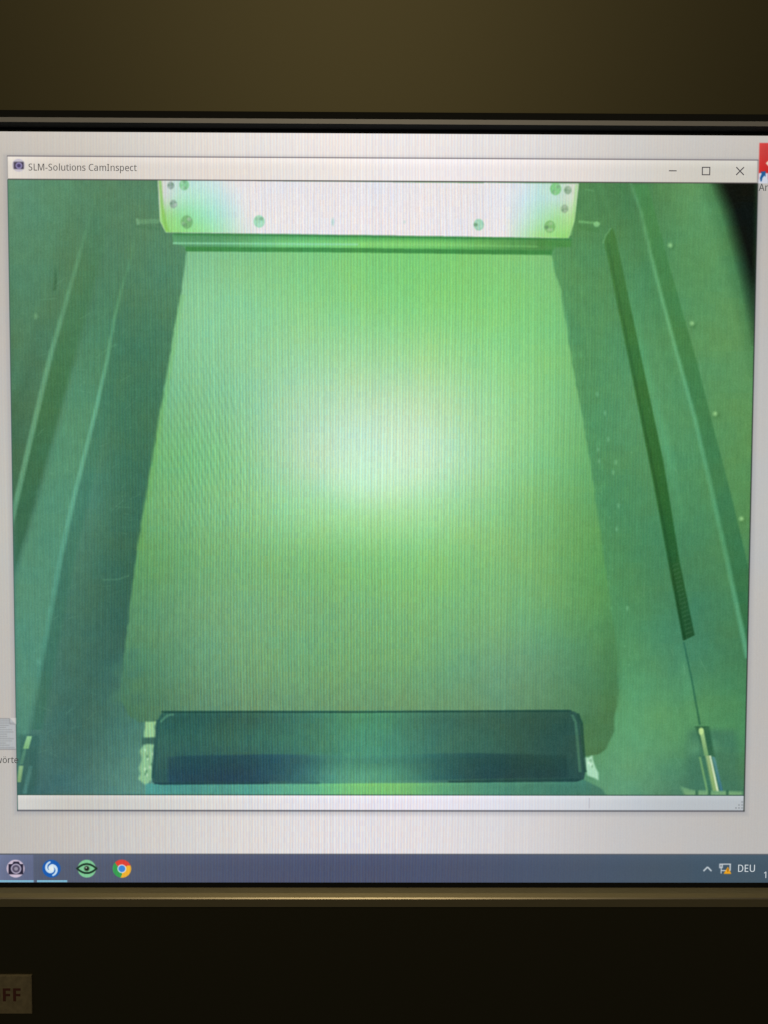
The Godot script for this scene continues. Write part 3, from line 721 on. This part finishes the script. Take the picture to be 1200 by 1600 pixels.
	paint(PackedVector2Array([Vector2(168.0, 816.5), Vector2(197.9, 816.4), Vector2(191.5, 900.6), Vector2(166.8, 900.7)]), c8(52, 96, 88), 0.6, 9.0, 6.0)
	stroke(PackedVector2Array([Vector2(183.8, 818.2), Vector2(178.3, 836.1)]), 7.0, 8.0, [c8(150, 206, 150), c8(124, 178, 122)], 0.95, 2.0)
	stroke(PackedVector2Array([Vector2(177.4, 836.1), Vector2(171.8, 857.6)]), 4.0, 5.0, c8(84, 136, 112), 0.85, 2.0)
	stroke(PackedVector2Array([Vector2(171.8, 859.4), Vector2(167.9, 882.7)]), 6.0, 6.0, [c8(150, 192, 140), c8(132, 172, 116)], 0.9, 2.5)
	stroke(PackedVector2Array([Vector2(185.0, 859.4), Vector2(175.6, 898.9)]), 5.0, 6.0, c8(78, 128, 120), 0.8, 3.0)


func soften(x: int, y: int, w: int, h: int, share: float) -> void:   # the video is a little less sharp than the screen
	var im := Image.create_from_data(WIDE, HIGH, false, Image.FORMAT_RGBF, buf.to_byte_array())
	var part := im.get_region(Rect2i(x, y, w, h))
	part.resize(int(w * share), int(h * share), Image.INTERPOLATE_LANCZOS)
	part.resize(w, h, Image.INTERPOLATE_CUBIC)
	im.blit_rect(part, Rect2i(0, 0, w, h), Vector2i(x, y))
	buf = im.get_data().to_float32_array()


func scratch() -> void:   # fine scratches on the chamber's metal
	for k in 150:
		var left := k % 3 < 2
		var p := Vector2(rng.randf_range(185, 330), rng.randf_range(180, 860)) if left else Vector2(rng.randf_range(975, 1120), rng.randf_range(260, 880))
		if left and p.x > 390 - (p.y - 180) * 0.2:
			continue
		var a := rng.randf_range(-0.9, 0.5) if left else rng.randf_range(0.9, 1.7)
		var n := rng.randf_range(6, 24)
		bar(PackedVector2Array([p, p + Vector2(cos(a), sin(a)) * n]), rng.randf_range(0.9, 1.6), c8(130, 190, 150), rng.randf_range(0.04, 0.16), 1.2)


func finish_picture() -> void:
	# the fine upright stripes of the panel's colour columns and the grain of the video
	var blotch := FastNoiseLite.new()
	blotch.seed = 3
	blotch.frequency = 0.09
	var brushed := FastNoiseLite.new()
	brushed.seed = 17
	brushed.frequency = 0.22
	brushed.fractal_octaves = 2
	var wander := FastNoiseLite.new()
	wander.seed = 8
	wander.frequency = 0.004
	wander.fractal_octaves = 2
	var lines := PackedFloat32Array()
	var columns := PackedFloat32Array()
	for k in 256:
		lines.append(sin(TAU * k / 256.0))
	for x in WIDE:
		columns.append(rng.randf_range(-1, 1))
	var strength := grid(0, 0, WIDE, HIGH, 7, [20, 60, 110, 130, 110, 50, 20,
		20, 90, 150, 160, 150, 60, 20,
		20, 90, 200, 170, 170, 70, 20,
		20, 100, 255, 160, 190, 70, 20,
		20, 110, 220, 255, 160, 50, 20,
		20, 120, 240, 200, 100, 40, 20,
		20, 110, 150, 200, 100, 30, 20].reduce(func(a, v): a.append_array([v, v, v]); return a, []))
	var sd: PackedFloat32Array = strength.d
	var bytes := PackedByteArray()
	bytes.resize(WIDE * HIGH * 3)
	var steady := PackedFloat32Array()
	for x in WIDE:
		steady.append((columns[x] + columns[(x + 1) % WIDE] + 0.5 * columns[(x + 2) % WIDE]) * 0.5)
	for y in HIGH:
		for x in WIDE:
			var k := (y * WIDE + x) * 3
			var w := wander.get_noise_2d(x * 0.7, y * 0.35) * 260.0
			var ph := x * STRIPE_STEP + w
			var s := sd[k] * STRIPE * (0.75 + 0.5 * columns[(x * 7 + (y >> 3) * 13) % WIDE])
			var slow := lines[int(x * 256.0 / 9.7 + w * 0.9) & 255] * 0.014 + steady[x] * 0.02
			var inside := x > 166 and x < 1173 and y > 63 and y < 901
			# curved bands at the left of the bed
			var px := (x - 425) * 0.011
			var py := (y - 430) * 0.0062
			var far := px * px + py * py
			if far < 1.0:
				slow += lines[int(sqrt((x - 90.0) * (x - 90.0) + (y - 1150.0) * (y - 1150.0) * 0.16) * 256.0 / 6.3) & 255] * 0.034 * (1.0 - far)
			if not inside:
				s *= 0.7
				slow *= 0.6
			var even := 1.0 + slow * minf(1.0, sd[k] * 1.6)
			var n := randf() - 0.5
			var amp := 0.04 if inside else 0.014
			if inside:
				even += (brushed.get_noise_2d(x, y * 0.13) * 0.026 + brushed.get_noise_2d(x * 0.23 + 900, y * 0.19) * 0.03) * clampf((0.78 - buf[k + 1]) * 5.0, 0.12, 1.0)
			var bl := blotch.get_noise_2d(x >> 3, y >> 3) * (0.02 if inside else 0.009)
			var r := buf[k] * (even + lines[int(ph + 40) & 255] * s) + n * amp + bl
			var g := buf[k + 1] * (even + lines[int(ph) & 255] * s) + n * amp
			var b := buf[k + 2] * (even + lines[int(ph - 44) & 255] * s) + n * amp - bl
			bytes[k] = clampi(int(r * 255.0 + 0.5), 0, 255)
			bytes[k + 1] = clampi(int(g * 255.0 + 0.5), 0, 255)
			bytes[k + 2] = clampi(int(b * 255.0 + 0.5), 0, 255)
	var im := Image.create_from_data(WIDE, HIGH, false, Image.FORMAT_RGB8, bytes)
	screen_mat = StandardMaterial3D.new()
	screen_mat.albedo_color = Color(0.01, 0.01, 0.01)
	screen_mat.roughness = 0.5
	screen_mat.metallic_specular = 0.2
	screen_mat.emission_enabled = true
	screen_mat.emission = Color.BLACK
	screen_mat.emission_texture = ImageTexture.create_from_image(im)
	screen_mat.texture_repeat = false

const STRIPE := 0.11
const STRIPE_STEP := 256.0 / 4.1


# ---------------------------------------------------------------- the screen's pieces

func piece(called: String, points: PackedVector2Array, layer: float, parent: Node3D, label := "") -> MeshInstance3D:
	return put(called, sheet(points, layer), screen_mat, parent, label)


func make_screen() -> void:
	var ink := c8(84, 80, 82)
	piece("desktop_background", rect(0, 0, WIDE, 984), 0, monitor, "pale grey desktop around the program window, dimming towards the edges painted in")
	# the program window
	var win := piece("program_window", rect(165, 31, 1174.4, 924), 1, monitor, "program window with a pale title bar")
	piece("title_bar", rect(166, 33, 1172.6, 62), 2, win)
	piece("window_icon", ring(180.5, 44.6, 8.6), 3, win)
	words("title_text", "SLM-Solutions CamInspect", 194, 51.4, 144.5, c8(90, 86, 84), win)
	put("minimize_button", sheet(rect(1053.2, 46.4, 1063.6, 47.8), 3), lit(ink), win)
	put("maximize_button", outline(1097.6, 41.6, 1109.0, 52.8, 1.4), lit(ink), win)
	put("close_button", cross(1149.2, 47.0, 5.2, 1.5), lit(ink), win)
	piece("status_bar", rect(166, 901, 1172.6, 921.6), 2, win)
	piece("size_grip", rect(1159, 906, 1172, 920.6), 3, win)
	# the picture from the camera, and what it shows
	var pic := piece("camera_picture", rect(166.2, 63.6, 1172.6, 899.6), 2, monitor, "green camera picture of a machine chamber")
	piece("powder_bed", PackedVector2Array([Vector2(404.8, 157.5), Vector2(896.7, 158.7), Vector2(910.4, 208.3), Vector2(925.4, 298.5), Vector2(949.7, 419.8), Vector2(971.9, 559.8), Vector2(985.5, 648.1), Vector2(996.1, 759.2), Vector2(989.8, 810.3), Vector2(968.9, 842.6), Vector2(949.4, 845.3), Vector2(940.6, 783.4), Vector2(370.9, 784.1), Vector2(357.5, 798.4), Vector2(333.7, 798.4), Vector2(311.2, 764.6), Vector2(320.0, 667.0), Vector2(347.9, 473.8), Vector2(377.7, 326.4), Vector2(396.7, 210.4)]), 3, pic, "bright green flat bed with a pale glow in its middle")
	piece("lit_plate", PackedVector2Array([Vector2(366.8, 63.9), Vector2(931.9, 66.2), Vector2(926.5, 114.3), Vector2(919.0, 137.3), Vector2(376.6, 132.1), Vector2(369.0, 116.8)]), 3, pic, "white glaring plate with screws along its edge")
	piece("cross_rail", PackedVector2Array([Vector2(384.3, 135.5), Vector2(923.3, 139.0), Vector2(920.9, 149.2), Vector2(896.7, 157.9), Vector2(405.7, 156.6), Vector2(387.6, 148.2)]), 4, pic)
	piece("dark_box", PackedVector2Array([Vector2(374.4, 783.2), Vector2(927.3, 780.8), Vector2(937.1, 783.5), Vector2(942.5, 794.2), Vector2(951.5, 867.8), Vector2(949.9, 877.7), Vector2(939.3, 881.3), Vector2(363.0, 886.2), Vector2(352.4, 882.6), Vector2(351.6, 873.6), Vector2(360.2, 796.6), Vector2(365.6, 785.9)]), 4, pic, "dark box with rounded corners at the bottom of the picture")
	piece("side_slot", PackedVector2Array([Vector2(966.6, 138.8), Vector2(978.4, 122.5), Vector2(983.0, 135.3), Vector2(1020.3, 298.2), Vector2(1052.4, 436.9), Vector2(1077.8, 577.2), Vector2(1099.9, 676.3), Vector2(1084.2, 684.3), Vector2(1065.8, 596.6), Vector2(1040.8, 473.7), Vector2(1002.9, 300.0)]), 3, pic, "long dark slot with a chain in it")
	piece("lit_edge", PackedVector2Array([Vector2(1000.9, 66.3), Vector2(1016.2, 101.1), Vector2(1030.1, 156.4), Vector2(1047.7, 220.6), Vector2(1070.9, 299.7), Vector2(1094.2, 377.6), Vector2(1117.9, 471.7), Vector2(1141.9, 570.0), Vector2(1166.2, 674.4), Vector2(1166.8, 702.8), Vector2(1136.6, 570.0), Vector2(1112.6, 471.7), Vector2(1088.9, 377.6), Vector2(1065.6, 299.7), Vector2(1042.5, 220.6), Vector2(1024.9, 156.5), Vector2(1010.1, 101.1), Vector2(996.6, 66.4)]), 3, pic)
	piece("side_band", PackedVector2Array([Vector2(1025.1, 67.1), Vector2(1060.1, 186.2), Vector2(1094.4, 297.9), Vector2(1120.7, 393.2), Vector2(1144.3, 476.0), Vector2(1165.4, 557.6), Vector2(1167.7, 661.9), Vector2(1144.6, 570.0), Vector2(1121.4, 471.7), Vector2(1097.6, 375.9), Vector2(1074.3, 298.0), Vector2(1051.1, 220.6), Vector2(1034.5, 160.7), Vector2(1018.7, 101.1), Vector2(1006.1, 67.2)]), 3.5, pic)
	piece("side_wall", PackedVector2Array([Vector2(1026.0, 67.1), Vector2(1116.7, 66.6), Vector2(1134.7, 100.5), Vector2(1152.4, 160.2), Vector2(1164.9, 213.3), Vector2(1168.6, 541.8), Vector2(1144.3, 475.1), Vector2(1120.7, 392.3), Vector2(1094.3, 297.1), Vector2(1060.1, 185.4)]), 3, pic)
	piece("floor_strip", PackedVector2Array([Vector2(298.4, 300.8), Vector2(329.9, 163.8), Vector2(368.6, 163.6), Vector2(403.0, 163.4), Vector2(396.7, 206.1), Vector2(377.7, 324.6), Vector2(347.9, 472.1), Vector2(320.0, 665.2), Vector2(311.2, 762.8), Vector2(332.9, 796.6), Vector2(338.2, 897.0), Vector2(195.1, 897.0), Vector2(185.7, 809.3), Vector2(232.7, 570.3), Vector2(260.2, 456.7), Vector2(282.9, 369.9)]), 2.6, pic)
	piece("piston", PackedVector2Array([Vector2(1106.9, 804.8), Vector2(1115.7, 803.0), Vector2(1125.4, 842.4), Vector2(1130.8, 844.2), Vector2(1142.5, 894.7), Vector2(1121.1, 896.5), Vector2(1109.4, 846.1), Vector2(1114.7, 844.3)]), 3, pic)
	piece("piston", PackedVector2Array([Vector2(180.3, 818.2), Vector2(187.3, 818.2), Vector2(179.7, 859.4), Vector2(186.7, 861.2), Vector2(177.4, 897.1), Vector2(167.7, 897.1), Vector2(168.2, 863.0)]), 3, pic)
	# desktop icons
	var remote := piece("desktop_icon", rect(1174.6, 9.6, 1222.6, 57.6), 2, monitor, "red desktop icon with a white diamond")
	piece("shortcut_arrow", rect(1174.6, 49.6, 1187, 63), 3, remote)
	words("caption", "An", 1174.8, 73.2, 14.4, c8(74, 78, 76), remote)
	var page := piece("desktop_icon", rect(127, 793, 164.8, 837.4), 0.5, monitor, "grey text page icon half behind the window")
	words("caption", "wörte", 136.8, 855.8, 31.0, c8(70, 72, 70), page)
	# the taskbar
	var task := piece("taskbar", rect(0, 984, WIDE, HIGH), 0, monitor, "dark slate blue taskbar along the bottom of the screen")
	piece("taskbar_button", rect(137, 985, 186.5, HIGH), 1, task, "lighter button of the running camera program")
	piece("camera_icon", ring(161.7, 1004.5, 12.6), 2, task)
	piece("swirl_icon", ring(211.3, 1004.5, 12.6), 2, task)
	piece("eye_icon", ring(260.3, 1004.5, 13.6, 12.8), 2, task)
	piece("browser_icon", ring(308.9, 1004.5, 13.0), 2, task)
	piece("running_mark", rect(191, 1021, 233, 1023.6), 1, task)
	piece("tray_arrow", PackedVector2Array([Vector2(1117.6, 1007.6), Vector2(1124.2, 1000), Vector2(1130.8, 1007.6), Vector2(1129, 1010), Vector2(1124.2, 1005), Vector2(1119.4, 1010)]), 1, task)
	piece("network_icon", rect(1140, 996, 1159, 1012.4), 1, task)
	words("language_text", "DEU", 1166.8, 1008.4, 23.4, c8(206, 214, 218), task)
	words("clock_text", "14", 1203.0, 1017.2, 12.4, c8(200, 208, 214), task)


func outline(x0: float, y0: float, x1: float, y1: float, w: float) -> ArrayMesh:
	var st := SurfaceTool.new()
	st.begin(Mesh.PRIMITIVE_TRIANGLES)
	for r in [[x0, y0, x1, y0 + w], [x0, y1 - w, x1, y1], [x0, y0 + w, x0 + w, y1 - w], [x1 - w, y0 + w, x1, y1 - w]]:
		st.append_from(sheet(rect(r[0], r[1], r[2], r[3]), 3), 0, Transform3D())
	return st.commit()


func cross(x: float, y: float, r: float, w: float) -> ArrayMesh:
	var h := w * 0.5 * 0.7071
	var out := PackedVector2Array()
	for k in 4:
		var a := Transform2D(PI / 2 * k, Vector2(x, y))
		out.append(a * Vector2(2 * h, 0))
		out.append(a * Vector2(r + h, r - h))
		out.append(a * Vector2(r - h, r + h))
	return sheet(out, 3)
